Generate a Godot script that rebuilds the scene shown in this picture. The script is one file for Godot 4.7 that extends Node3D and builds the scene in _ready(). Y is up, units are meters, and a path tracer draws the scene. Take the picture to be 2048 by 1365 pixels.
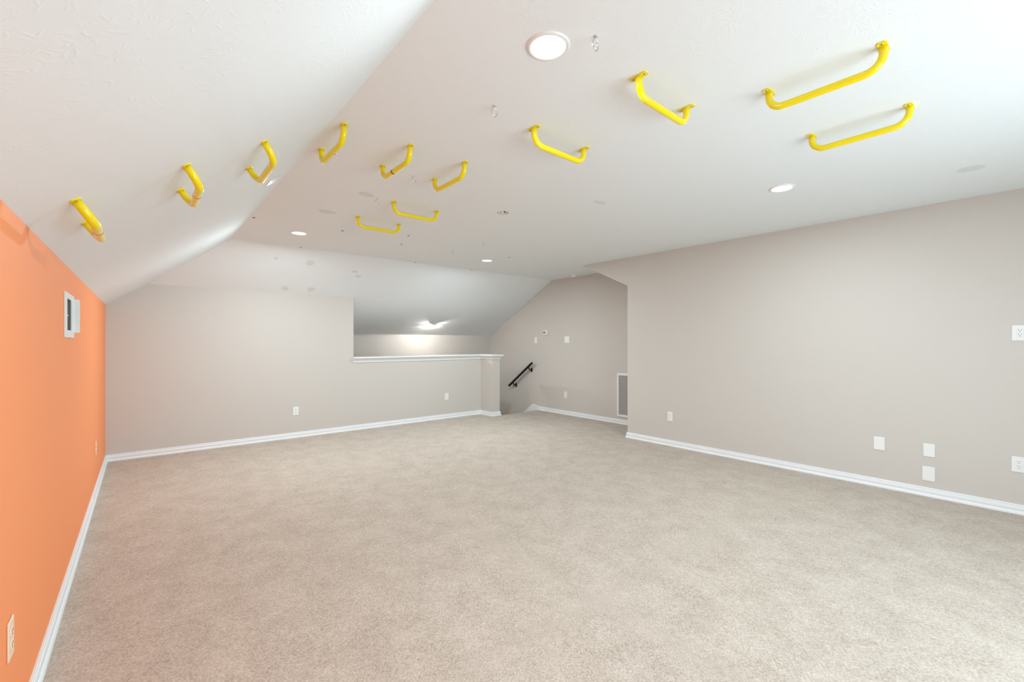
extends Node3D
# An attic playroom: x runs to the right, d (depth) runs away along the long walls and is -z.

const XL := -0.308    # left (orange) wall
const XR := 4.972     # right wall
const XE := 5.727     # far end wall by the stairs
const XS := 0.742     # left slope meets the flat ceiling
const ZB := 6.368     # back wall
const ZS := 5.689     # back slope meets the flat ceiling
const ZF := 7.563     # wall at the far side of the stairwell
const ZN := -1.2      # wall behind the viewer
const HL := 1.676     # height of the left knee wall
const HB := 1.928     # height of the back wall
const HC := 2.412     # flat ceiling
const XO := 2.34      # back wall drops to half height here
const HCAP := 1.062   # top of the half wall
const WIN0 := 0.9     # unseen window in the wall behind the viewer, from x to x
const WIN1 := 3.5
const WINY0 := 0.3
const WINY1 := 1.75

var M := {}
var taken := {}
var rng := RandomNumberGenerator.new()

func _ready() -> void:
	rng.seed = 7
	camera_and_light()
	materials()
	shell()
	trims()
	stairs()
	bars()
	lamps()
	ceiling_things()
	wall_things()

# ---------------------------------------------------------------- camera, sky, light
func camera_and_light() -> void:
	var cam := Camera3D.new()
	cam.name = "camera"
	cam.projection = Camera3D.PROJECTION_FRUSTUM
	cam.near = 0.05
	cam.far = 100.0
	var f := 879.48
	cam.size = 1365.0 / f * cam.near
	cam.frustum_offset = Vector2(0.0, (686.08 - 682.5) / f * cam.near)
	cam.position = Vector3(0, 1.27, 0)
	cam.rotation_degrees = Vector3(0, -40.0, 0)
	add_child(cam)
	cam.current = true

	var e := Environment.new()
	e.tonemap_mode = Environment.TONE_MAPPER_LINEAR
	e.tonemap_exposure = 1.1
	e.sdfgi_enabled = true
	e.ssao_enabled = true
	e.ssil_enabled = true
	var sky := Sky.new()
	var sm := ProceduralSkyMaterial.new()
	sm.sky_top_color = Color(0.62, 0.72, 0.86)
	sm.sky_horizon_color = Color(0.86, 0.89, 0.92)
	sm.ground_horizon_color = Color(0.7, 0.7, 0.68)
	sm.ground_bottom_color = Color(0.5, 0.5, 0.46)
	sky.sky_material = sm
	e.background_mode = Environment.BG_SKY
	e.sky = sky
	var we := WorldEnvironment.new()
	we.environment = e
	add_child(we)

	# unseen cool source behind the viewer, placed to light the ceiling and walls
	var al := AreaLight3D.new()
	al.name = "unseen_rear_light"
	al.area_size = Vector2(WIN1 - WIN0 - 0.12, WINY1 - WINY0 - 0.12)
	al.light_energy = 7.0
	al.light_color = Color(0.86, 0.943, 0.98)
	al.shadow_enabled = true
	al.set("area_range", 30.0)
	al.set("area_attenuation", 2.0)
	al.position = V((WIN0 + WIN1) / 2, (WINY0 + WINY1) / 2, ZN + 0.012)
	add_child(al)

# ---------------------------------------------------------------- helpers
func V(x: float, y: float, d: float) -> Vector3:
	return Vector3(x, y, -d)

func numbered(called: String) -> String:
	if not taken.has(called):
		taken[called] = 0
		return called
	taken[called] += 1
	return "%s_%03d" % [called, taken[called]]

func new_st(smooth := false) -> SurfaceTool:
	var st := SurfaceTool.new()
	st.begin(Mesh.PRIMITIVE_TRIANGLES)
	st.set_smooth_group(0 if smooth else -1)
	return st

func mesh_of(st: SurfaceTool) -> ArrayMesh:
	st.index()
	st.generate_normals()
	return st.commit()

func obj(called: String, st: SurfaceTool, mat: Material, parent: Node = null) -> MeshInstance3D:
	return obj_mesh(called, mesh_of(st), mat, parent)

func obj_mesh(called: String, mesh: Mesh, mat: Material, parent: Node = null) -> MeshInstance3D:
	var o := MeshInstance3D.new()
	o.mesh = mesh
	o.material_override = mat
	if parent == null:
		o.name = numbered(called)
		add_child(o)
	else:
		o.name = called
		parent.add_child(o, true)
	return o

func tag(o: Node, label: String, category: String, group := "") -> void:
	o.set_meta("label", label)
	o.set_meta("category", category)
	if group != "":
		o.set_meta("group", group)

func struct(called: String, st: SurfaceTool, mat: Material, label: String, category: String) -> MeshInstance3D:
	var o := obj(called, st, mat)
	o.set_meta("kind", "structure")
	tag(o, label, category)
	return o

func thing(called: String, label: String, category: String, tr: Transform3D, group := "") -> Node3D:
	var o := Node3D.new()
	o.name = numbered(called)
	o.transform = tr
	tag(o, label, category, group)
	add_child(o)
	return o

# a flat polygon, turned so that it faces along hint
func face(st: SurfaceTool, p: Array, hint: Vector3) -> void:
	var n: Vector3 = (p[0] - p[2]).cross(p[0] - p[1])
	if n.length() < 1e-12 and p.size() > 3:
		n = (p[0] - p[3]).cross(p[0] - p[2])
	var q := p.duplicate()
	if n.dot(hint) < 0:
		q.reverse()
	for i in range(1, q.size() - 1):
		st.add_vertex(q[0])
		st.add_vertex(q[i])
		st.add_vertex(q[i + 1])

# box with chamfered edges
func bbox(st: SurfaceTool, a: Vector3, b: Vector3, bev := 0.0, t := Transform3D.IDENTITY) -> void:
	var lo := Vector3(minf(a.x, b.x), minf(a.y, b.y), minf(a.z, b.z))
	var hi := Vector3(maxf(a.x, b.x), maxf(a.y, b.y), maxf(a.z, b.z))
	var c := (lo + hi) / 2
	var h := (hi - lo) / 2
	var pt := func(s: Vector3, ax: int) -> Vector3:
		var v := Vector3.ZERO
		for k in 3:
			v[k] = s[k] * (h[k] - (0.0 if k == ax else bev))
		return t * (c + v)
	for ax in 3:
		var u := (ax + 1) % 3
		var w := (ax + 2) % 3
		for s in [-1.0, 1.0]:
			var q := []
			for k in [[-1.0, -1.0], [1.0, -1.0], [1.0, 1.0], [-1.0, 1.0]]:
				var sg := Vector3.ZERO
				sg[ax] = s
				sg[u] = k[0]
				sg[w] = k[1]
				q.append(pt.call(sg, ax))
			var hint := Vector3.ZERO
			hint[ax] = s
			face(st, q, t.basis * hint)
	if bev <= 0.0:
		return
	for ax in 3:
		var u := (ax + 1) % 3
		var w := (ax + 2) % 3
		for su in [-1.0, 1.0]:
			for sw in [-1.0, 1.0]:
				var s0 := Vector3.ZERO
				s0[ax] = -1.0
				s0[u] = su
				s0[w] = sw
				var s1 := s0
				s1[ax] = 1.0
				var hint := Vector3.ZERO
				hint[u] = su
				hint[w] = sw
				face(st, [pt.call(s0, u), pt.call(s1, u), pt.call(s1, w), pt.call(s0, w)], t.basis * hint)
	for sx in [-1.0, 1.0]:
		for sy in [-1.0, 1.0]:
			for sz in [-1.0, 1.0]:
				var s := Vector3(sx, sy, sz)
				face(st, [pt.call(s, 0), pt.call(s, 1), pt.call(s, 2)], t.basis * s)

# flat polygon (any outline) pushed along off
func prism(st: SurfaceTool, p: Array, off: Vector3) -> void:
	var n := Vector3.ZERO
	for i in p.size():
		var a: Vector3 = p[i]
		var b: Vector3 = p[(i + 1) % p.size()]
		n += a.cross(b)
	n = n.normalized()
	var ux: Vector3 = (p[1] - p[0]).normalized()
	var uy := n.cross(ux)
	var flat := PackedVector2Array()
	for v in p:
		flat.append(Vector2((v - p[0]).dot(ux), (v - p[0]).dot(uy)))
	var tri := Geometry2D.triangulate_polygon(flat)
	for i in range(0, tri.size(), 3):
		var q := [p[tri[i]], p[tri[i + 1]], p[tri[i + 2]]]
		face(st, q, -off)
		face(st, [q[0] + off, q[1] + off, q[2] + off], off)
	for i in p.size():
		var a: Vector3 = p[i]
		var b: Vector3 = p[(i + 1) % p.size()]
		face(st, [a, b, b + off, a + off], (b - a).cross(n))

# slab under a grid of points (rows of columns): underside g, thickness up
func slab(st: SurfaceTool, g: Array, up: Vector3) -> void:
	var rows := g.size()
	var cols: int = g[0].size()
	for r in rows - 1:
		for c in cols - 1:
			var q := [g[r][c], g[r][c + 1], g[r + 1][c + 1], g[r + 1][c]]
			st.set_smooth_group(0 if rows > 4 else -1)
			face(st, q, -up)
			st.set_smooth_group(-1)
			face(st, [q[0] + up, q[1] + up, q[2] + up, q[3] + up], up)
	for c in cols - 1:
		face(st, [g[0][c], g[0][c + 1], g[0][c + 1] + up, g[0][c] + up], g[0][c] - g[1][c])
		face(st, [g[rows - 1][c], g[rows - 1][c + 1], g[rows - 1][c + 1] + up, g[rows - 1][c] + up], g[rows - 1][c] - g[rows - 2][c])
	for r in rows - 1:
		face(st, [g[r][0], g[r + 1][0], g[r + 1][0] + up, g[r][0] + up], g[r][0] - g[r][1])
		face(st, [g[r][cols - 1], g[r + 1][cols - 1], g[r + 1][cols - 1] + up, g[r][cols - 1] + up], g[r][cols - 1] - g[r][cols - 2])

# moulding: profile of (out from the wall, height) swept along path of (x, d); the room lies to the right of the path
func moulding(st: SurfaceTool, path: Array, prof: Array, y0 := 0.0) -> void:
	var n := path.size()
	var ring := []
	for i in n:
		var dirs := []
		if i > 0:
			dirs.append((path[i] - path[i - 1]).normalized())
		if i < n - 1:
			dirs.append((path[i + 1] - path[i]).normalized())
		var nr := Vector2.ZERO
		for dv in dirs:
			nr += Vector2(dv.y, -dv.x)
		nr = nr.normalized()
		var d0: Vector2 = dirs[0]
		nr /= maxf(0.3, nr.dot(Vector2(d0.y, -d0.x)))
		var row := []
		for q in prof:
			var at: Vector2 = path[i] + nr * q.x
			row.append(V(at.x, y0 + q.y, at.y))
		ring.append(row)
	for i in n - 1:
		var dv: Vector2 = (path[i + 1] - path[i]).normalized()
		var side := V(dv.y, 0, -dv.x)
		for k in prof.size() - 1:
			var e: Vector2 = prof[k + 1] - prof[k]
			var hint := side * (-e.y) + Vector3.UP * e.x
			if hint.length() < 1e-9:
				continue
			face(st, [ring[i][k], ring[i + 1][k], ring[i + 1][k + 1], ring[i][k + 1]], hint)
	for e in [0, n - 1]:
		var p: Array = ring[e].duplicate()
		var flat := PackedVector2Array()
		for q in prof:
			flat.append(q)
		var tri := Geometry2D.triangulate_polygon(flat)
		var o: int = 1 if e == 0 else n - 2
		var hint: Vector3 = ring[e][0] - ring[o][0]
		for i in range(0, tri.size(), 3):
			face(st, [p[tri[i]], p[tri[i + 1]], p[tri[i + 2]]], hint)

func tube(st: SurfaceTool, pts: Array, r: float, seg := 20, caps := true) -> void:
	var rings := []
	var up := Vector3.ZERO
	for i in pts.size():
		var t: Vector3
		if i == 0:
			t = pts[1] - pts[0]
		elif i == pts.size() - 1:
			t = pts[i] - pts[i - 1]
		else:
			t = (pts[i + 1] - pts[i]).normalized() + (pts[i] - pts[i - 1]).normalized()
		t = t.normalized()
		if up == Vector3.ZERO:
			up = t.cross(Vector3(0.31, 0.52, 0.79)).normalized()
		up = (up - t * up.dot(t)).normalized()
		var w := t.cross(up)
		var row := []
		for k in seg:
			var a := TAU * k / seg
			row.append(pts[i] + (up * cos(a) + w * sin(a)) * r)
		rings.append(row)
	for i in pts.size() - 1:
		for k in seg:
			var j := (k + 1) % seg
			var q := [rings[i][k], rings[i][j], rings[i + 1][j], rings[i + 1][k]]
			face(st, q, (q[0] + q[2]) / 2 - (pts[i] + pts[i + 1]) / 2)
	if caps:
		var a: Array = rings[0]
		face(st, a, pts[0] - pts[1])
		var b: Array = rings[-1]
		face(st, b, pts[-1] - pts[-2])

# turned shape about the y axis of t; profile of (radius, height)
func lathe(st: SurfaceTool, prof: Array, seg: int, t := Transform3D.IDENTITY) -> void:
	for k in seg:
		var a0 := TAU * k / seg
		var a1 := TAU * (k + 1) / seg
		var c0 := Vector3(cos(a0), 0, sin(a0))
		var c1 := Vector3(cos(a1), 0, sin(a1))
		for i in prof.size() - 1:
			var p: Vector2 = prof[i]
			var q: Vector2 = prof[i + 1]
			var e := q - p
			if e.length() < 1e-9:
				continue
			var hint := (c0 + c1) / 2 * (-e.y) + Vector3.UP * e.x
			var v := []
			v.append(c0 * p.x + Vector3.UP * p.y)
			if p.x > 1e-7:
				v.append(c1 * p.x + Vector3.UP * p.y)
			v.append(c1 * q.x + Vector3.UP * q.y)
			if q.x > 1e-7:
				v.append(c0 * q.x + Vector3.UP * q.y)
			if v.size() < 3:
				continue
			var w := []
			for z in v:
				w.append(t * z)
			face(st, w, t.basis * hint)

# a frame whose local y points out of the surface
func stand(at: Vector3, out: Vector3, along: Vector3) -> Transform3D:
	var y := out.normalized()
	var x := (along - y * along.dot(y)).normalized()
	return Transform3D(Basis(x, y, x.cross(y)), at)

# ---------------------------------------------------------------- materials
func mat(called: String, c: Color, rough: float, spec := 0.5) -> StandardMaterial3D:
	var m := StandardMaterial3D.new()
	m.resource_name = called
	m.albedo_color = c
	m.roughness = rough
	m.metallic_specular = spec
	M[called] = m
	return m

func noise_image(size: int, freq: float, kind: int, sd: int, oct := 3, warp := 0.0) -> Image:
	var n := FastNoiseLite.new()
	n.seed = sd
	n.noise_type = kind
	n.frequency = freq
	n.fractal_octaves = oct
	n.fractal_type = FastNoiseLite.FRACTAL_FBM
	if warp > 0.0:
		n.domain_warp_enabled = true
		n.domain_warp_amplitude = warp
		n.domain_warp_frequency = freq * 1.5
	var im := n.get_seamless_image(size, size)
	im.convert(Image.FORMAT_L8)
	return im

func triplanar(m: StandardMaterial3D, metres: float) -> void:
	m.uv1_triplanar = true
	m.uv1_world_triplanar = true
	m.uv1_scale = Vector3.ONE / metres
	m.uv1_triplanar_sharpness = 4.0

func relief(m: StandardMaterial3D, im: Image, scale_cm: float, metres: float) -> void:
	m.heightmap_enabled = true
	m.heightmap_texture = ImageTexture.create_from_image(im)
	m.heightmap_scale = scale_cm
	triplanar(m, metres)

func trowel_image() -> Image:
	# skip-trowel plaster: short curved ridges in fans over a faint undulation
	var s := 1024
	var base := noise_image(s, 0.012, FastNoiseLite.TYPE_SIMPLEX_SMOOTH, 11, 3, 20.0).get_data()
	var h := PackedFloat32Array()
	h.resize(s * s)
	var r := RandomNumberGenerator.new()
	r.seed = 21
	for fan in 130:
		var cx := r.randf() * s
		var cy := r.randf() * s
		var a0 := r.randf() * TAU
		for k in 14:
			var x := cx + r.randfn() * 34.0
			var y := cy + r.randfn() * 34.0
			var a := a0 + r.randfn() * 0.4
			var bend := r.randfn() * 0.03
			var length := r.randi_range(10, 38)
			var amp := r.randf_range(0.35, 1.0)
			for i in length:
				var e := amp * sin(PI * (i + 0.5) / length)
				for ox in range(-2, 3):
					for oy in range(-2, 3):
						var fall := 1.0 - (ox * ox + oy * oy) / 6.5
						if fall > 0.0:
							var at := posmod(int(x) + ox, s) + s * posmod(int(y) + oy, s)
							h[at] = maxf(h[at], e * fall)
				x += cos(a)
				y += sin(a)
				a += bend
	var out := PackedByteArray()
	out.resize(s * s)
	for i in s * s:
		out[i] = clampi(int(base[i] * 0.45 + h[i] * 120.0), 0, 255)
	return Image.create_from_data(s, s, false, Image.FORMAT_L8, out)

func carpet_images() -> Array:
	var s := 2048
	var fine := noise_image(s, 0.3, FastNoiseLite.TYPE_VALUE_CUBIC, 3, 1).get_data()
	var mid := noise_image(s, 0.035, FastNoiseLite.TYPE_SIMPLEX_SMOOTH, 4, 3, 25.0).get_data()
	var big := noise_image(s, 0.006, FastNoiseLite.TYPE_SIMPLEX_SMOOTH, 5, 4, 60.0).get_data()
	var dark := Color(0.365, 0.295, 0.24)
	var light := Color(0.675, 0.59, 0.515)
	var lut := PackedByteArray()
	for i in 256:
		var c := dark.lerp(light, i / 255.0).linear_to_srgb()
		lut.append(int(c.r * 255))
		lut.append(int(c.g * 255))
		lut.append(int(c.b * 255))
	var out := PackedByteArray()
	out.resize(s * s * 3)
	for i in s * s:
		var v := 128.0 + (fine[i] - 128) * 0.85 + (mid[i] - 128) * 0.30 + (big[i] - 128) * 0.30
		var k := clampi(int(v), 0, 255) * 3
		out[i * 3] = lut[k]
		out[i * 3 + 1] = lut[k + 1]
		out[i * 3 + 2] = lut[k + 2]
	return [Image.create_from_data(s, s, false, Image.FORMAT_RGB8, out), Image.create_from_data(s, s, false, Image.FORMAT_L8, fine)]

func materials() -> void:
	var plaster := trowel_image()
	relief(mat("ceiling_paint", Color(0.935, 0.95, 0.955), 0.75, 0.35), plaster, 0.12, 1.2)
	var peel := noise_image(512, 0.09, FastNoiseLite.TYPE_SIMPLEX_SMOOTH, 8, 2)
	relief(mat("greige_paint", Color(0.81, 0.784, 0.757), 0.6, 0.4), peel, 0.03, 0.5)
	relief(mat("orange_paint", Color(1.0, 0.605, 0.385), 0.55, 0.4), peel, 0.03, 0.5)
	var car := carpet_images()
	var c := mat("carpet", Color(1, 1, 1), 1.0, 0.1)
	c.albedo_texture = ImageTexture.create_from_image(car[0])
	relief(c, car[1], 0.12, 3.1)
	mat("trim_paint", Color(0.93, 0.935, 0.94), 0.35, 0.5)
	var y := mat("yellow_enamel", Color(0.97, 0.885, 0.01), 0.22, 0.5)
	y.clearcoat_enabled = true
	y.clearcoat = 0.4
	y.clearcoat_roughness = 0.1
	mat("screw_steel", Color(0.72, 0.72, 0.72), 0.3).metallic = 1.0
	mat("chrome", Color(0.86, 0.86, 0.87), 0.12).metallic = 1.0
	mat("white_plastic", Color(0.93, 0.93, 0.925), 0.35)
	mat("almond_plastic", Color(0.97, 0.86, 0.76), 0.4)
	mat("slot_dark", Color(0.05, 0.05, 0.05), 0.8)
	mat("painted_cavity_shade", Color(0.02, 0.02, 0.02), 1.0, 0.1)
	mat("duct_grey", Color(0.45, 0.45, 0.44), 0.5)
	mat("black_iron", Color(0.03, 0.022, 0.02), 0.45)
	mat("filter_grey", Color(0.56, 0.54, 0.51), 0.9, 0.2)
	mat("display_grey", Color(0.46, 0.45, 0.46), 0.3)
	mat("filler", Color(0.885, 0.895, 0.89), 0.85, 0.2)
	mat("brass", Color(0.72, 0.55, 0.25), 0.35).metallic = 1.0
	mat("tape_red", Color(0.75, 0.25, 0.03), 0.6)
	mat("dark_mark", Color(0.35, 0.2, 0.03), 0.6)
	var g := mat("window_glass", Color(1, 1, 1, 0.05), 0.0)
	g.transparency = BaseMaterial3D.TRANSPARENCY_ALPHA
	var l := mat("lamp_lens", Color(1, 1, 1), 0.5)
	l.emission_enabled = true
	l.emission = Color(1.0, 0.985, 0.96)
	l.emission_energy_multiplier = 3.0
	var b := mat("bulb_glow", Color(1, 1, 1), 0.5)
	b.emission_enabled = true
	b.emission = Color(1.0, 0.95, 0.87)
	b.emission_energy_multiplier = 6.0

# ---------------------------------------------------------------- the shell
func h_left(x: float) -> float:
	return HL + (x - XL) * (HC - HL) / (XS - XL)

func h_back(x: float, d: float) -> float:
	var m := (HC - HB) / (ZB - ZS)
	var left: float
	if d <= ZB:
		left = HC - m * (d - ZS)
	else:
		var span := ZF - ZB
		var t := (d - ZB) / span
		var t2 := t * t
		var t3 := t2 * t
		left = HB * (2 * t3 - 3 * t2 + 1) + (-m * span) * (t3 - 2 * t2 + t) + 1.425 * (-2 * t3 + 3 * t2) + (-0.3 * span) * (t3 - t2)
	var right := HC - (HC - 1.42) / (ZF - ZS) * (d - ZS)
	return lerpf(left, right, pow(clampf((x - XO) / (XE - XO), 0.0, 1.0), 2.2))

func shell() -> void:
	var st := new_st()
	# floor: carpeted deck up to the back wall and to the head of the stairs
	prism(st, [V(XL - 0.1, 0, ZN - 0.1), V(XE + 0.1, 0, ZN - 0.1), V(XE + 0.1, 0, 6.03), V(4.79, 0, 6.03), V(4.79, 0, 6.5), V(XL - 0.1, 0, 6.5)], Vector3(0, -0.22, 0))
	struct("floor", st, M.carpet, "beige cut pile carpet over the whole attic floor", "carpet")

	st = new_st()
	var vy0 := 1.335
	var vy1 := 1.505
	var vd0 := 3.246
	var vd1 := 3.441
	for r in [[ZN, vd0, -0.2, HL + 0.05], [vd1, ZB + 0.12, -0.2, HL + 0.05], [vd0, vd1, -0.2, vy0], [vd0, vd1, vy1, HL + 0.05]]:
		prism(st, [V(XL, r[2], r[0]), V(XL, r[2], r[1]), V(XL, r[3], r[1]), V(XL, r[3], r[0])], Vector3(-0.14, 0, 0))
	struct("wall_left", st, M.orange_paint, "low bright orange knee wall under the sloped ceiling", "wall")

	st = new_st()
	var o := Vector3(0, 0, -0.13)
	var hip := XL + (HB - HL) * (XS - XL) / (HC - HL)
	prism(st, [V(XL - 0.13, -0.2, ZB), V(XO, -0.2, ZB), V(XO, HB + 0.02, ZB), V(hip, HB + 0.02, ZB), V(XL - 0.13, h_left(XL - 0.13) + 0.02, ZB)], o)
	prism(st, [V(XO, -1.9, ZB), V(4.617, -1.9, ZB), V(4.617, HCAP - 0.03, ZB), V(XO, HCAP - 0.03, ZB)], o)
	prism(st, [V(4.617, -1.9, 6.03), V(4.78, -1.9, 6.03), V(4.78, HCAP - 0.03, 6.03), V(4.617, HCAP - 0.03, 6.03)], Vector3(0, 0, -0.468))
	struct("wall_back", st, M.greige_paint, "greige back wall dropping to a half wall before the stairwell", "wall")

	st = new_st()
	o = Vector3(0.14, 0, 0)
	prism(st, [V(XR, -0.2, ZN - 0.1), V(XR, -0.2, 3.518), V(XR, 2.034, 3.518), V(XR, HC, 4.30), V(XR, HC + 0.05, 4.30), V(XR, HC + 0.05, ZN - 0.1)], o)
	prism(st, [V(XR + 0.14, -0.2, 3.518), V(XE + 0.1, -0.2, 3.518), V(XE + 0.1, 2.034, 3.518), V(XR + 0.14, 2.034, 3.518)], V(0, 0, -0.12))
	prism(st, [V(XR + 0.14, 2.034, 3.518), V(XR + 0.14, HC, 4.30), V(XR + 0.14, HC + 0.05, 4.2), V(XR + 0.14, HC + 0.05, 4.1), V(XR + 0.14, 2.134, 3.4)], Vector3(XE - XR, 0, 0))
	struct("wall_right", st, M.greige_paint, "long greige right wall with a slanted upper far corner", "wall")

	st = new_st()
	prism(st, [V(XE, -1.9, 3.3), V(XE, -1.9, ZF + 0.1), V(XE, 1.45, ZF + 0.1), V(XE, HC + 0.04, ZS), V(XE, HC + 0.04, 3.3)], Vector3(0.12, 0, 0))
	struct("wall_end", st, M.greige_paint, "greige gable wall with handrail, thermostat and return grille", "wall")

	st = new_st()
	prism(st, [V(XO - 0.12, -1.9, ZF), V(XE + 0.1, -1.9, ZF), V(XE + 0.1, 1.46, ZF), V(XO - 0.12, 1.46, ZF)], V(0, 0, 0.12))
	struct("wall_stairwell", st, M.greige_paint, "greige wall at the far side of the stairwell above the ledge", "wall")
	st = new_st()
	prism(st, [V(XO, -1.9, ZB + 0.13), V(XO, -1.9, ZF), V(XO, 1.43, ZF), V(XO, HB - 0.08, ZB + 0.13)], Vector3(-0.12, 0, 0))
	struct("wall_stair_side", st, M.greige_paint, "greige side wall hidden behind the full height back wall", "wall")

	st = new_st()
	prism(st, [V(XL - 0.13, -0.2, ZN), V(WIN0, -0.2, ZN), V(WIN0, HC + 0.05, ZN), V(XS, HC + 0.05, ZN), V(XL - 0.13, h_left(XL - 0.13) + 0.04, ZN)], V(0, 0, -0.12))
	for r in [[WIN0, WIN1, -0.2, WINY0], [WIN0, WIN1, WINY1, HC + 0.05], [WIN1, XR + 0.14, -0.2, HC + 0.05]]:
		prism(st, [V(r[0], r[2], ZN), V(r[1], r[2], ZN), V(r[1], r[3], ZN), V(r[0], r[3], ZN)], V(0, 0, -0.12))
	struct("wall_front", st, M.greige_paint, "greige wall behind the viewer", "wall")

	# flat ceiling with an open lamp box and old anchor holes cut into it
	var flat := CSGBox3D.new()
	flat.name = numbered("ceiling")
	flat.size = Vector3(XE + 0.12 - XS, 0.14, ZS - ZN + 0.12)
	flat.position = V((XE + 0.12 + XS) / 2, HC + 0.07, (ZS + ZN - 0.12) / 2)
	flat.material = M.ceiling_paint
	var holes := [[0.775, 4.588, 0.0135], [1.558, 4.544, 0.0135], [1.445, 5.66, 0.0135], [2.17, 4.304, 0.0135], [2.295, 4.727, 0.0135], [2.962, 5.67, 0.0135], [3.93, 5.67, 0.0135], [3.748, 4.519, 0.0135], [2.418, 3.006, 0.05]]
	for q in holes:
		var cy := CSGCylinder3D.new()
		cy.operation = CSGShape3D.OPERATION_SUBTRACTION
		cy.radius = q[2]
		cy.height = 0.16 if q[2] > 0.03 else 0.09
		cy.sides = 20
		cy.material = M.painted_cavity_shade  # near-black lining: the shade inside the holes is put into the colour
		cy.position = V(q[0], HC, q[1]) - flat.position
		flat.add_child(cy, true)
	flat.set_meta("kind", "structure")
	tag(flat, "flat white textured ceiling over the middle of the room", "ceiling")
	add_child(flat)

	st = new_st()
	prism(st, [V(XL - 0.14, h_left(XL - 0.14), ZN - 0.1), V(XS, HC, ZN - 0.1), V(XS, HC, ZS), V(hip, HB, ZB), V(hip, HB, ZB + 0.12), V(XL - 0.14, h_left(XL - 0.14), ZB + 0.12)], Vector3(0, 0.14, 0))
	struct("ceiling_left", st, M.ceiling_paint, "white sloped ceiling rising from the orange wall", "ceiling")

	st = new_st(true)
	var m := (HC - HB) / (ZB - ZS)
	var g1 := []
	var ze := ZB + 0.12
	g1.append([V(XS, HC, ZS), V(XO, HC, ZS)])
	g1.append([V(hip, HB, ZB), V(XO, HB, ZB)])
	g1.append([V(hip, HB - m * 0.12, ze), V(XO, HB - m * 0.12, ze)])
	slab(st, g1, Vector3(0, 0.14, 0))
	var g2 := []
	var rows := 20
	for r in rows + 1:
		var d := ZS + (ZF + 0.06 - ZS) * r / rows
		var row := []
		for k in 13:
			var x := XO + (XE + 0.06 - XO) * k / 12.0
			row.append(V(x, h_back(x, d), d))
		g2.append(row)
	slab(st, g2, Vector3(0, 0.14, 0))
	struct("ceiling_back", st, M.ceiling_paint, "white sloped ceiling falling behind the half wall to the stairwell", "ceiling")

func trims() -> void:
	var base := [Vector2(0, 0.0), Vector2(0.021, 0.0), Vector2(0.021, 0.012), Vector2(0.017, 0.02), Vector2(0.011, 0.023), Vector2(0.010, 0.027), Vector2(0.0135, 0.031), Vector2(0.0145, 0.045), Vector2(0.012, 0.056), Vector2(0.0075, 0.0585), Vector2(0.0075, 0.061), Vector2(0.010, 0.063), Vector2(0.0095, 0.069), Vector2(0.007, 0.072), Vector2(0, 0.072)]
	var st := new_st()
	moulding(st, [Vector2(XL, ZN), Vector2(XL, ZB)], base)
	struct("baseboard_left", st, M.trim_paint, "white baseboard along the orange wall", "baseboard")
	st = new_st()
	moulding(st, [Vector2(XL, ZB), Vector2(4.617, ZB), Vector2(4.617, 6.03), Vector2(4.78, 6.03), Vector2(4.78, 6.05)], base)
	struct("baseboard_back", st, M.trim_paint, "white baseboard along the back wall and half wall", "baseboard")
	st = new_st()
	moulding(st, [Vector2(XE, 6.06), Vector2(XE, 3.518), Vector2(XR, 3.518), Vector2(XR, ZN)], base)
	struct("baseboard_right", st, M.trim_paint, "white moulded baseboard along the right wall and gable wall", "baseboard")

	# half wall cap: nosed board over a cove, following the L of the wall
	st = new_st()
	var cap := [Vector2(-0.08, HCAP - 0.022), Vector2(0.0, HCAP - 0.085), Vector2(0.006, HCAP - 0.085), Vector2(0.012, HCAP - 0.076), Vector2(0.016, HCAP - 0.06), Vector2(0.03, HCAP - 0.04), Vector2(0.034, HCAP - 0.028), Vector2(0.034, HCAP - 0.022), Vector2(0.05, HCAP - 0.022), Vector2(0.054, HCAP - 0.016), Vector2(0.054, HCAP - 0.006), Vector2(0.05, HCAP), Vector2(-0.08, HCAP)]
	moulding(st, [Vector2(XO - 0.01, ZB), Vector2(4.617, ZB), Vector2(4.617, 6.03), Vector2(4.78, 6.03), Vector2(4.78, 6.498), Vector2(XO + 0.001, 6.498)], cap)
	struct("trim_1", st, M.trim_paint, "white moulded cap on top of the half wall", "trim")

	# skirt board that runs down beside the stairs
	st = new_st()
	var p := [V(XE, 0.0, 6.045), V(XE, 0.082, 6.06), V(XE, 0.10, 6.20), V(XE, -0.5, 7.03), V(XE, -0.5, 7.56), V(XE, -0.66, 7.56), V(XE, -0.66, 6.8), V(XE, -0.25, 6.045)]
	prism(st, p, Vector3(-0.016, 0, 0))
	struct("trim_2", st, M.trim_paint, "white stair skirt board at the head of the stairs", "trim")

	# unseen window, out of frame, built around the light behind the viewer
	st = new_st()
	var w := 0.06
	for r in [[WIN0, WIN0 + w, WINY0, WINY1], [WIN1 - w, WIN1, WINY0, WINY1], [WIN0 + w, WIN1 - w, WINY0, WINY0 + w], [WIN0 + w, WIN1 - w, WINY1 - w, WINY1]]:
		bbox(st, V(r[0], r[2], ZN - 0.02), V(r[1], r[3], ZN - 0.10), 0.004)
	var win := obj("window_1", st, M.trim_paint)
	win.set_meta("kind", "structure")
	tag(win, "unseen wide white framed window behind the viewer, placed to light the ceiling and walls", "window")
	st = new_st()
	bbox(st, V(WIN0 + w, WINY0 + w, ZN - 0.055), V(WIN1 - w, WINY1 - w, ZN - 0.061))
	obj("unseen_window_pane", st, M.window_glass, win)

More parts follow.
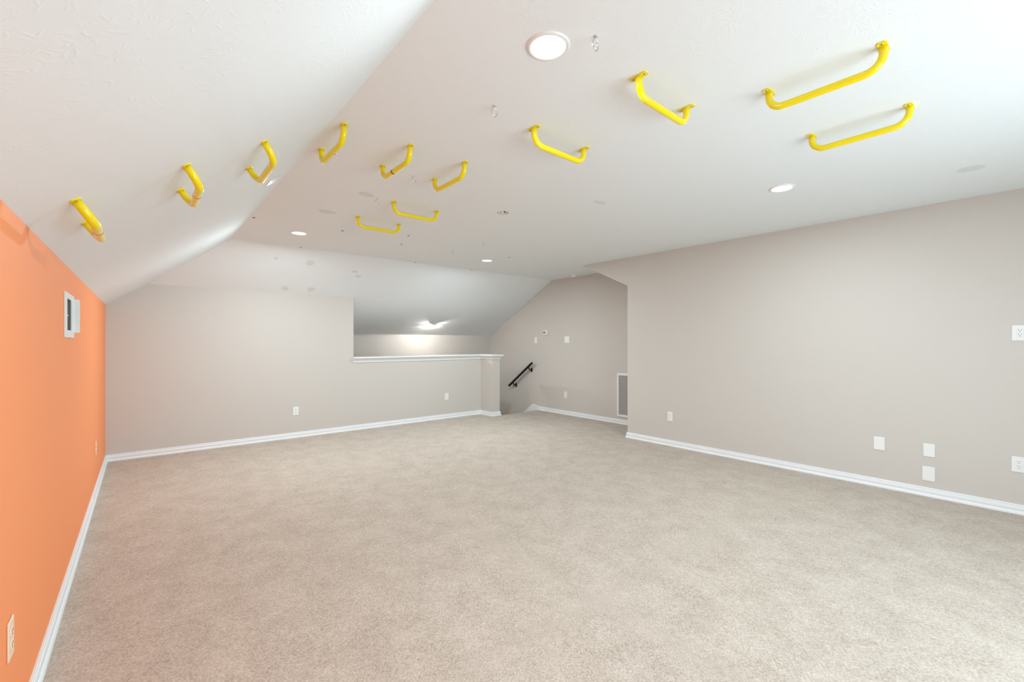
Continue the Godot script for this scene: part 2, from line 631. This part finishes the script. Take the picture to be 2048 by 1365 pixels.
func stairs() -> void:
	var t := thing("staircase", "carpeted stairs going down behind the half wall", "stairs", Transform3D(Basis.IDENTITY, V(4.8, -1.9, 6.05)))
	var off := -t.position
	for i in 3:
		var st := new_st()
		var y := -0.19 * (i + 1)
		var d0 := 6.03 + 0.26 * i
		bbox(st, off + V(4.782, -1.9, d0), off + V(XE - 0.02, y, ZF - 0.01 if i == 2 else d0 + 0.26), 0.012)
		obj("step", st, M.carpet, t)
	for i in 5:
		var st := new_st()
		bbox(st, off + V(4.78 - 0.26 * i, -1.9, 6.5), off + V(4.78 - 0.26 * (i + 1), -0.57 - 0.19 * (i + 1), ZF - 0.01), 0.012)
		obj("step", st, M.carpet, t)
	var st := new_st()
	bbox(st, off + V(XO + 0.01, -1.9, 6.5), off + V(4.78 - 1.3, -1.75, ZF - 0.01), 0.0)
	obj("lower_landing", st, M.carpet, t)

# ---------------------------------------------------------------- yellow climbing bars
func make_bar(span: float, inline := false) -> Node3D:
	# local y points away from the ceiling, the bar runs along local x, origin midway between the feet
	var root := Node3D.new()
	var st := new_st(true)
	var stand_off := 0.084
	var r := 0.06
	var pts := [Vector3(-span / 2, 0.002, 0), Vector3(-span / 2, stand_off - r, 0)]
	for i in range(1, 11):
		var a := PI / 2 * i / 10.0
		pts.append(Vector3(-span / 2 + r - r * cos(a), stand_off - r + r * sin(a), 0))
	for i in range(1, 4):
		pts.append(Vector3(lerpf(-span / 2 + r, span / 2 - r, i / 4.0), stand_off, 0))
	for i in 11:
		var a := PI / 2 * (1.0 - i / 10.0)
		pts.append(Vector3(span / 2 - r + r * cos(a), stand_off - r + r * sin(a), 0))
	pts.append(Vector3(span / 2, 0.002, 0))
	tube(st, pts, 0.0155, 24)
	obj("tube", st, M.yellow_enamel, root)
	for s in [-1.0, 1.0]:
		st = new_st()
		var c := Vector3(s * span / 2, 0, 0)
		# flat mounting strap with clipped corners, across the bar
		var p := []
		for q in [[-0.015, -0.034], [-0.009, -0.041], [0.009, -0.041], [0.015, -0.034], [0.015, 0.034], [0.009, 0.041], [-0.009, 0.041], [-0.015, 0.034]]:
			p.append(c + (Vector3(s * (q[1] * 0.62 + 0.006), 0.0, q[0]) if inline else Vector3(q[0], 0.0, q[1])))
		prism(st, p, Vector3(0, 0.005, 0))
		var plate := obj("mounting_plate", st, M.yellow_enamel, root)
		for e in ([1.0] if inline else [-1.0, 1.0]):
			var sc := new_st(true)
			lathe(sc, [Vector2(0, 0.0085), Vector2(0.003, 0.0082), Vector2(0.0055, 0.0065), Vector2(0.006, 0.005)], 12, Transform3D(Basis.IDENTITY, c + (Vector3(s * 0.0235, 0, 0) if inline else Vector3(0, 0, e * 0.0285))))
			obj("screw", sc, M.screw_steel, plate)
	return root

func put_bar(root: Node3D, mid: Vector3, out: Vector3, along: Vector3, label: String) -> Node3D:
	root.name = numbered("climbing_bar")
	root.transform = stand(mid, out, along)
	tag(root, label, "grab bar", "yellow climbing bars on the ceiling")
	add_child(root)
	return root

func bars() -> void:
	var down := Vector3.DOWN
	var list := [
		[V(2.183, HC, 0.579), 0.404, 1, "yellow bar nearest the upper right corner, larger of the two parallel long bars"],
		[V(2.828, HC, 0.593), 0.404, 1, "yellow bar between the upper right bar and the right downlight"],
		[V(1.823, HC, 1.092), 0.396, 0, "yellow bar to the right of the largest downlight"],
		[V(1.789, HC, 1.713), 0.396, 0, "yellow bar below and left of the bar beside the largest downlight"],
		[V(1.757, HC, 3.352), 0.396, 0, "upper of the two small yellow bars hanging crosswise above the half wall"],
		[V(1.690, HC, 3.949), 0.400, 0, "lowest and farthest small yellow bar, hanging crosswise"],
		[V(1.561, HC, 2.514), 0.372, 1, "rightmost of the diagonal yellow bars in the curved row"],
		[V(1.186, HC, 2.521), 0.378, 1, "yellow bar with a brown scuff, second from right in the curved row"],
		[V(0.807, HC, 2.523), 0.378, 1, "yellow bar with a small bolt, on the flat ceiling beside the crease"],
	]
	var proto := {}
	for q in list:
		var key := snappedf(q[1], 0.001)
		var b: Node3D
		if proto.has(key):
			b = proto[key].duplicate()
		else:
			b = make_bar(q[1], q[1] < 0.39)
			proto[key] = b
		put_bar(b, q[0], down, V(1, 0, 0) if q[2] == 0 else V(0, 0, 1), q[3])
	var slope := Vector3(HC - HL, -(XS - XL), 0).normalized()
	for q in [[0.425, 2.468, 0.384, "yellow bar on the slope nearest the crease, beside the blank square cover"], [0.134, 2.394, 0.366, "middle yellow bar of the three on the sloped ceiling"], [-0.18, 2.333, 0.356, "leftmost yellow bar, low on the slope above the orange wall"]]:
		put_bar(make_bar(q[2], true), V(q[0], h_left(q[0]), q[1]), slope, V(0, 0, 1), q[3])
	# small marks that single bars carry
	var b7 := get_node("climbing_bar_008")
	var st := new_st(true)
	lathe(st, [Vector2(0, 0.012), Vector2(0.004, 0.0115), Vector2(0.0065, 0.008), Vector2(0.0065, 0.0)], 14, Transform3D(Basis(Vector3.RIGHT, -0.5), Vector3(-0.045, 0.084 + 0.0135, -0.006)))
	obj("bolt", st, M.chrome, b7)
	var b6 := get_node("climbing_bar_007")
	st = new_st(true)
	lathe(st, [Vector2(0.0157, -0.006), Vector2(0.016, -0.005), Vector2(0.016, 0.005), Vector2(0.0157, 0.006)], 24, Transform3D(Basis(Vector3.BACK, PI / 2), Vector3(0.03, 0.084, 0)))
	obj("scuff_band", st, M.dark_mark, b6)
	for n in ["climbing_bar_010", "climbing_bar_011"]:
		st = new_st(true)
		lathe(st, [Vector2(0.0157, -0.0025), Vector2(0.0161, -0.002), Vector2(0.0161, 0.002), Vector2(0.0157, 0.0025)], 24, Transform3D(Basis(Vector3.BACK, PI / 2), Vector3(-0.03, 0.084, 0)))
		obj("tape_band", st, M.tape_red, get_node(n))

# ---------------------------------------------------------------- lamps
func lamps() -> void:
	var labels := ["largest round recessed downlight, nearest the viewer", "round recessed downlight on the right by the right wall", "round recessed downlight at left beside the back slope", "round recessed downlight farthest away, above the half wall"]
	var at := [V(1.194, HC, 1.205), V(3.606, HC, 1.203), V(1.24, HC, 4.917), V(3.646, HC, 4.883)]
	for i in 4:
		var t := thing("recessed_light", labels[i], "ceiling light", Transform3D(Basis(Vector3.RIGHT, PI), at[i]), "recessed ceiling downlights")
		var st := new_st(true)
		lathe(st, [Vector2(0.066, 0.0), Vector2(0.067, 0.006), Vector2(0.074, 0.009), Vector2(0.081, 0.006), Vector2(0.083, 0.0)], 48)
		obj("trim_ring", st, M.white_plastic, t)
		st = new_st(true)
		lathe(st, [Vector2(0, 0.0055), Vector2(0.05, 0.005), Vector2(0.0665, 0.0045), Vector2(0.0665, 0.0)], 48)
		obj("lens", st, M.lamp_lens, t)
		var al := AreaLight3D.new()
		al.name = "lamp_light"
		al.area_size = Vector2(0.115, 0.115)
		al.light_energy = 1.9 if i < 2 else 3.3
		al.light_color = Color(0.905, 0.975, 1.0)
		al.shadow_enabled = true
		al.set("area_range", 20.0)
		al.set("area_attenuation", 2.0)
		al.position = Vector3(0, 0.0105, 0)
		al.rotation_degrees = Vector3(90, 0, 0)
		t.add_child(al)
	# bare fixture on the slope over the stairs: pan, bulb and the two clips that once held a glass shade
	var c := Vector3(4.03, 0, 7.02)
	c.y = h_back(c.x, c.z)
	var p0 := V(c.x, c.y, c.z)
	var dn := Vector3(0, -1, (h_back(c.x, c.z + 0.05) - h_back(c.x, c.z - 0.05)) / -0.1).normalized()
	if dn.y > 0:
		dn = -dn
	var t := thing("stair_light", "small bare ceiling light with two clips above the stairwell", "ceiling light", stand(p0, Vector3(0, dn.y, -absf(dn.z)), Vector3.RIGHT))
	var st := new_st(true)
	lathe(st, [Vector2(0, 0.014), Vector2(0.05, 0.014), Vector2(0.06, 0.01), Vector2(0.062, 0.0)], 32)
	obj("pan", st, M.white_plastic, t)
	st = new_st(true)
	lathe(st, [Vector2(0, 0.052), Vector2(0.02, 0.048), Vector2(0.031, 0.036), Vector2(0.03, 0.024), Vector2(0.02, 0.014)], 24)
	obj("bulb", st, M.bulb_glow, t)
	for s in [-1.0, 1.0]:
		st = new_st(true)
		var pts := []
		for i in 15:
			var a := -0.3 + 4.9 * i / 14.0
			pts.append(Vector3(s * (0.078 + 0.022 * cos(a)), 0.026 + 0.022 * sin(a), 0.01))
		tube(st, [Vector3(s * 0.055, 0.012, 0.01), Vector3(s * 0.082, 0.012, 0.01)], 0.003, 8)
		tube(st, pts, 0.004, 8)
		obj("clip", st, M.chrome, t)
	var om := OmniLight3D.new()
	om.name = "bulb_light"
	om.light_energy = 0.5
	om.light_color = Color(1.0, 0.985, 0.96)
	om.light_size = 0.02
	om.omni_range = 20.0
	om.omni_attenuation = 2.0
	om.shadow_enabled = true
	om.position = Vector3(0, 0.034, 0)
	t.add_child(om)

# ---------------------------------------------------------------- ceiling things
func ceiling_things() -> void:
	# screw eyes left in the joists
	var proto: Node3D = null
	var eyes := [[1.289, 1.053, 1.0, "largest screw eye hanging beside the largest downlight"], [1.294, 1.674, 1.0, "screw eye up and left of the yellow bar in the middle of the ceiling"], [1.419, 2.734, 0.8, "small screw eye between two diagonal yellow bars"], [1.421, 3.359, 0.8, "small screw eye left of the upper crosswise small bar"], [2.91, 4.604, 0.8, "left one of the two tiny screw eyes near the farthest downlight"], [2.973, 4.058, 0.8, "right one of the two tiny screw eyes near the farthest downlight"]]
	for q in eyes:
		var b: Node3D
		if proto == null:
			b = Node3D.new()
			proto = b
			var st := new_st(true)
			lathe(st, [Vector2(0, 0.003), Vector2(0.007, 0.003), Vector2(0.008, 0.0015), Vector2(0.008, 0.0)], 16)
			obj("collar", st, M.chrome, b)
			st = new_st(true)
			var pts := [Vector3(0, 0.0, 0), Vector3(0, 0.012, 0)]
			for i in 25:
				var a := -PI / 2 + 0.15 + (TAU - 0.75) * i / 24.0
				pts.append(Vector3(0.0185 * cos(a), 0.033 + 0.0205 * sin(a), 0.0))
			tube(st, pts, 0.0027, 10)
			obj("eye", st, M.chrome, b)
		else:
			b = proto.duplicate()
		b.name = numbered("screw_eye")
		var tr := stand(V(q[0], HC, q[1]), Vector3.DOWN, V(0.987, 0, 0.16))
		b.transform = tr.scaled_local(Vector3.ONE * q[2])
		tag(b, q[3], "hook", "screw eyes in the ceiling")
		add_child(b)

	# open lamp box in the middle of the ceiling
	var t := thing("junction_box", "open round electrical box with loose wires in the flat ceiling", "electrical box", Transform3D(Basis(Vector3.RIGHT, PI), V(2.418, HC, 3.006)))
	var st := new_st(true)
	lathe(st, [Vector2(0.0445, -0.06), Vector2(0.0445, -0.001), Vector2(0.0465, -0.001), Vector2(0.0465, -0.06)], 28)
	obj("rim", st, M.white_plastic, t)
	st = new_st()
	bbox(st, Vector3(-0.041, -0.02, -0.008), Vector3(0.012, -0.004, 0.008), 0.002)
	obj("strap", st, M.white_plastic, t)
	for q in [[0.012, 0.012, "white_plastic"], [0.02, -0.012, "slot_dark"], [-0.02, 0.016, "brass"]]:
		st = new_st(true)
		tube(st, [Vector3(q[0], -0.06, q[1]), Vector3(q[0] * 1.2, -0.02, q[1]), Vector3(q[0] * 0.6, 0.0, q[1] * 0.7), Vector3(q[0] * 0.2, -0.012, q[1] * 1.3)], 0.0032, 8)
		obj("wire", st, M[q[2]], t)

	t = thing("smoke_detector", "small round white smoke detector on the ceiling by the gable wall", "smoke detector", Transform3D(Basis(Vector3.RIGHT, PI), V(5.53, HC, 4.98)))
	st = new_st(true)
	lathe(st, [Vector2(0, 0.01), Vector2(0.064, 0.01), Vector2(0.067, 0.006), Vector2(0.067, 0.0)], 36)
	obj("base", st, M.white_plastic, t)
	st = new_st(true)
	lathe(st, [Vector2(0, 0.04), Vector2(0.03, 0.04), Vector2(0.048, 0.036), Vector2(0.054, 0.026), Vector2(0.053, 0.017), Vector2(0.05, 0.01)], 36)
	obj("cover", st, M.white_plastic, t)

	# blank cover on the slope
	var slope := Vector3(HC - HL, -(XS - XL), 0).normalized()
	t = thing("blank_cover", "blank white square cover plate on the slope beside the crease", "cover plate", stand(V(0.68, h_left(0.68), 3.31), slope, V(0, 0, 1)))
	st = new_st()
	bbox(st, Vector3(-0.06, 0, -0.048), Vector3(0.06, 0.004, 0.048), 0.0008)
	obj("plate", st, M.white_plastic, t)
	st = new_st(true)
	lathe(st, [Vector2(0, 0.0055), Vector2(0.003, 0.005), Vector2(0.0035, 0.004)], 10, Transform3D(Basis.IDENTITY, Vector3(0.042, 0, 0)))
	obj("screw", st, M.white_plastic, t)

	# spots of filler over old holes
	var nb := Vector3(0, -(ZB - ZS), (HC - HB)).normalized()
	var spots := [
		[V(1.223, 2.285, 5.867), 1, 0.024, 0.02, "small grey filler spot high on the back slope at left"],
		[V(1.611, 2.278, 5.877), 1, 0.05, 0.044, "roundest grey filler spot high on the back slope"],
		[V(1.418, 1.981, 6.294), 1, 0.045, 0.04, "grey filler spot low on the back slope, left one of two"],
		[V(1.734, 1.991, 6.279), 1, 0.05, 0.042, "grey filler spot low on the back slope, right one of two"],
		[V(2.20, 2.235, 5.937), 1, 0.05, 0.02, "slanting grey filler smear on the back slope above the wall edge"],
		[V(2.27, 2.19, 5.999), 1, 0.045, 0.025, "grey filler smear just below the slanting smear on the back slope"],
		[V(1.316, HC, 3.309), 0, 0.06, 0.045, "grey filler spot on the ceiling left of the small screw eye"],
		[V(1.232, HC, 3.969), 0, 0.07, 0.05, "grey filler spot on the ceiling left of the farthest crosswise bar"],
		[V(4.162, HC, 0.274), 0, 0.062, 0.062, "grey filler spot at the right edge above the right wall"],
		[V(2.845, HC, 2.278), 0, 0.06, 0.03, "grey filler spot on the flat ceiling right of the open box"],
	]
	for q in spots:
		var out := Vector3.DOWN if q[1] == 0 else nb
		st = new_st()
		var ring := []
		var ph := rng.randf() * TAU
		for k in 28:
			var a := TAU * k / 28
			var rr := 1.0 + 0.08 * sin(2 * a + ph) + 0.04 * sin(3 * a + ph * 2)
			ring.append(Vector3(cos(a) * q[2] * rr, 0.0, sin(a) * q[3] * rr))
		prism(st, ring, Vector3(0, 0.0012, 0))
		var o := obj("filler_spot", st, M.filler)
		o.transform = stand(q[0] + out * 0.0006, out, Vector3.RIGHT)
		tag(o, q[4], "filler patch", "filler spots on the ceiling")

# ---------------------------------------------------------------- wall things
# local frame of a wall thing: x along the wall to the right as seen from the room, z up is -z... y points out
func on_wall(at: Vector3, out: Vector3) -> Transform3D:
	var y := out.normalized()
	var z := Vector3.DOWN
	var x := y.cross(z)
	return Transform3D(Basis(x, y, z), at)   # local z points down the wall

func plate_mesh(st: SurfaceTool, w: float, h: float, th := 0.0055) -> void:
	bbox(st, Vector3(-w / 2, 0, -h / 2), Vector3(w / 2, th, h / 2), 0.0025)

func slots(parent: Node, zc: float, y: float) -> void:
	for s in [[-0.0065, 0.0085], [0.0065, 0.0068]]:
		var st := new_st()
		bbox(st, Vector3(s[0] - 0.0011, y, zc - 0.006 - s[1] / 2), Vector3(s[0] + 0.0011, y + 0.0004, zc - 0.006 + s[1] / 2))
		obj("slot", st, M.slot_dark, parent)
	var g := new_st()
	lathe(g, [Vector2(0, y + 0.0004), Vector2(0.0026, y + 0.0004), Vector2(0.0026, y)], 10, Transform3D(Basis.IDENTITY, Vector3(0, 0, zc + 0.0062)))
	obj("ground_hole", g, M.slot_dark, parent)

func outlet(at: Vector3, out: Vector3, label: String, m: Material, decora := false, w := 0.07) -> void:
	var t := thing("wall_outlet", label, "outlet", on_wall(at, out), "power outlets")
	var st := new_st()
	plate_mesh(st, w, 0.115)
	obj("cover_plate", st, m, t)
	if decora:
		st = new_st()
		bbox(st, Vector3(-0.0185, 0.004, -0.0345), Vector3(0.0185, 0.0052, 0.0345))
		obj("bezel", st, M.duct_grey, t)
		st = new_st()
		bbox(st, Vector3(-0.0165, 0.004, -0.0335), Vector3(0.0165, 0.0078, 0.0335), 0.001)
		var f := obj("receptacle", st, m, t)
		slots(f, -0.0165, 0.0078)
		slots(f, 0.0165, 0.0078)
	else:
		for s in [-1.0, 1.0]:
			st = new_st()
			var p := []
			for k in 20:
				var a := TAU * k / 20
				p.append(Vector3(cos(a) * 0.0172, 0.0045, s * 0.0195 + clampf(sin(a) * 0.0172, -0.0142, 0.0142)))
			prism(st, p, Vector3(0, 0.003, 0))
			var f := obj("receptacle", st, m, t)
			slots(f, s * 0.0195, 0.0075)
		st = new_st(true)
		lathe(st, [Vector2(0, 0.0066), Vector2(0.0025, 0.0064), Vector2(0.003, 0.0054)], 10)
		obj("screw", st, m, t)

func blank_plate(at: Vector3, out: Vector3, label: String, w: float, h: float) -> void:
	var t := thing("blank_plate", label, "cover plate", on_wall(at, out), "blank wall plates")
	var st := new_st()
	plate_mesh(st, w, h)
	obj("plate", st, M.white_plastic, t)
	for s in [-1.0, 1.0]:
		st = new_st(true)
		lathe(st, [Vector2(0, 0.0066), Vector2(0.0024, 0.0064), Vector2(0.003, 0.0054)], 10, Transform3D(Basis.IDENTITY, Vector3(0, 0, s * h * 0.36)))
		obj("screw", st, M.white_plastic, t)

func wall_things() -> void:
	var right := Vector3.LEFT
	var back := V(0, 0, -1)
	var left := Vector3.RIGHT
	outlet(V(XL, 0.381, 1.98), left, "light outlet near the bottom left corner on the orange wall", M.almond_plastic)
	outlet(V(XL, 0.378, 5.11), left, "light outlet on the orange wall near the far corner", M.almond_plastic)
	outlet(V(1.565, 0.356, ZB), back, "white outlet low on the back wall left of the half wall", M.white_plastic)
	outlet(V(3.907, 0.366, ZB), back, "white outlet low on the half wall below the cap", M.white_plastic)
	outlet(V(XR, 0.363, 2.896), right, "white outlet low on the right wall near its far corner", M.white_plastic)
	outlet(V(XR, 1.343, 0.077), right, "white outlet high on the right wall at the picture's right edge", M.white_plastic, true, 0.08)
	outlet(V(XR, 0.367, 0.081), right, "white outlet low on the right wall at the picture's right edge", M.white_plastic, true, 0.076)
	outlet(V(XE, 0.351, 5.352), right, "white outlet low on the gable wall beyond the right wall", M.white_plastic)
	blank_plate(V(XR, 0.383, 0.889), right, "left blank white plate of three low on the right wall", 0.077, 0.115)
	blank_plate(V(XR, 0.382, 0.568), right, "upper of two stacked blank plates on the right wall", 0.071, 0.108)
	blank_plate(V(XR, 0.187, 0.571), right, "lower of two stacked blank plates, just above the baseboard", 0.078, 0.119)

	# double switch plate and single switch plate on the gable wall
	for q in [[5.316, 1.327, 2, 0.116, "wide white double switch plate right of the thermostat"], [6.118, 1.317, 1, 0.072, "narrow white single switch plate left of the thermostat"]]:
		var t := thing("light_switch", q[4], "switch", on_wall(V(XE, q[1], q[0]), right), "switch plates on the gable wall")
		var st := new_st()
		plate_mesh(st, q[3], 0.115)
		obj("cover_plate", st, M.white_plastic, t)
		for k in q[2]:
			var cx: float = (k - (q[2] - 1) / 2.0) * 0.046
			st = new_st()
			bbox(st, Vector3(cx - 0.0165, 0.004, -0.0335), Vector3(cx + 0.0165, 0.008, 0.0335), 0.0015, Transform3D(Basis(Vector3.RIGHT, 0.03), Vector3.ZERO))
			obj("rocker", st, M.white_plastic, t)

	var t := thing("thermostat", "white thermostat with a grey display on the gable wall", "thermostat", on_wall(V(XE, 1.459, 5.848), right))
	var st := new_st()
	bbox(st, Vector3(-0.064, 0, -0.046), Vector3(0.064, 0.026, 0.046), 0.011)
	obj("housing", st, M.white_plastic, t)
	st = new_st()
	bbox(st, Vector3(-0.045, 0.025, -0.022), Vector3(0.012, 0.0275, 0.02), 0.001)
	obj("display", st, M.display_grey, t)
	for k in 2:
		st = new_st()
		bbox(st, Vector3(0.026, 0.025, -0.02 + k * 0.024), Vector3(0.046, 0.029, -0.006 + k * 0.024), 0.0015)
		obj("button", st, M.duct_grey, t)

	# return air grille, partly behind the corner of the right wall
	t = thing("return_grille", "white framed return air grille on the gable wall behind the corner", "vent", on_wall(V(XE, 0.455, 3.96), right))
	var gw := 0.56
	var gh := 0.685
	st = new_st()
	for r in [[-gw / 2, -gw / 2 + 0.033, -gh / 2, gh / 2], [gw / 2 - 0.033, gw / 2, -gh / 2, gh / 2], [-gw / 2 + 0.033, gw / 2 - 0.033, -gh / 2, -gh / 2 + 0.037], [-gw / 2 + 0.033, gw / 2 - 0.033, gh / 2 - 0.037, gh / 2]]:
		bbox(st, Vector3(r[0], 0, r[2]), Vector3(r[1], 0.016, r[3]), 0.004)
	obj("frame", st, M.white_plastic, t)
	st = new_st()
	bbox(st, Vector3(-gw / 2 + 0.02, 0.0005, -gh / 2 + 0.02), Vector3(gw / 2 - 0.02, 0.002, gh / 2 - 0.02))
	obj("filter", st, M.filter_grey, t)
	st = new_st()
	bbox(st, Vector3(-gw / 2 + 0.033, 0, -0.0012), Vector3(gw / 2 - 0.033, 0.0105, 0.0012), 0.0, Transform3D(Basis(Vector3.RIGHT, -0.6), Vector3.ZERO))
	var lm := mesh_of(st)
	var nl := 46
	for i in nl:
		var s := obj_mesh("louver", lm, M.white_plastic, t)
		s.position = Vector3(0, 0.003, lerpf(-gh / 2 + 0.045, gh / 2 - 0.045, i / (nl - 1.0)))

	# handrail on the gable wall
	t = thing("handrail", "black metal handrail sloping down on the gable wall by the stairs", "handrail", Transform3D(Basis.IDENTITY, V(XE, 0.4, 6.8)))
	var off := -t.position
	var ra := off + V(XE - 0.075, 0.887, 6.146)
	var rb := off + V(XE - 0.075, 0.404, 6.83)
	st = new_st(true)
	var dir := (rb - ra).normalized()
	tube(st, [ra, ra + dir * 0.006, rb - dir * 0.006, rb], 0.022, 18)
	obj("rail", st, M.black_iron, t)
	for f in [0.13, 0.80]:
		var c: Vector3 = ra.lerp(rb, f)
		var wallp := Vector3(XE + off.x, c.y - 0.075, c.z)
		st = new_st(true)
		tube(st, [c - Vector3(0, 0.012, 0), c - Vector3(0, 0.045, 0), c + Vector3(0.02, -0.068, 0), wallp - Vector3(0.006, 0, 0)], 0.011, 12)
		lathe(st, [Vector2(0, 0.014), Vector2(0.022, 0.012), Vector2(0.034, 0.006), Vector2(0.036, 0.0)], 20, Transform3D(stand(wallp, Vector3.LEFT, Vector3.UP).basis * Basis.from_scale(Vector3(1.25, 1, 0.75)), wallp))
		obj("bracket", st, M.black_iron, t)

	# supply register on the orange wall: frame, sheet metal throat, blades standing out at the far side
	t = thing("wall_register", "white air register with open blades on the orange wall", "vent", Transform3D(Basis.IDENTITY, V(XL, 1.415, 3.355)))
	off = -t.position
	st = new_st()
	var fy0 := 1.297
	var fy1 := 1.535
	var fd0 := 3.17
	var fd1 := 3.54
	for r in [[fd0, 3.25, fy0, fy1], [3.437, fd1, fy0, fy1], [3.25, 3.437, fy0, 1.337], [3.25, 3.437, 1.503, fy1]]:
		bbox(st, off + V(XL, r[2], r[0]), off + V(XL + 0.006, r[3], r[1]), 0.0015)
	obj("frame", st, M.white_plastic, t)
	st = new_st()
	for r in [[3.246, 3.249, 1.335, 1.505], [3.438, 3.441, 1.335, 1.505], [3.249, 3.438, 1.335, 1.338], [3.249, 3.438, 1.502, 1.505]]:
		bbox(st, off + V(XL - 0.16, r[2], r[0]), off + V(XL, r[3], r[1]))
	bbox(st, off + V(XL - 0.163, 1.335, 3.246), off + V(XL - 0.16, 1.505, 3.441))
	obj("duct", st, M.duct_grey, t)
	for i in 2:
		st = new_st()
		var d := 3.45 + 0.045 * i
		var pts := []
		for k in 7:
			var a := k / 6.0
			pts.append([XL - 0.01 + 0.042 * a, d + 0.012 * a * a])
		for k in 6:
			var a: Array = pts[k]
			var b: Array = pts[k + 1]
			prism(st, [off + V(a[0], 1.328, a[1]), off + V(b[0], 1.328, b[1]), off + V(b[0], 1.512, b[1]), off + V(a[0], 1.512, a[1])], V(0, 0, 0.003))
		obj("blade", st, M.white_plastic, t)
	st = new_st()
	bbox(st, off + V(XL + 0.005, 1.409, 3.244), off + V(XL + 0.009, 1.417, 3.25), 0.001)
	obj("lever", st, M.white_plastic, t)
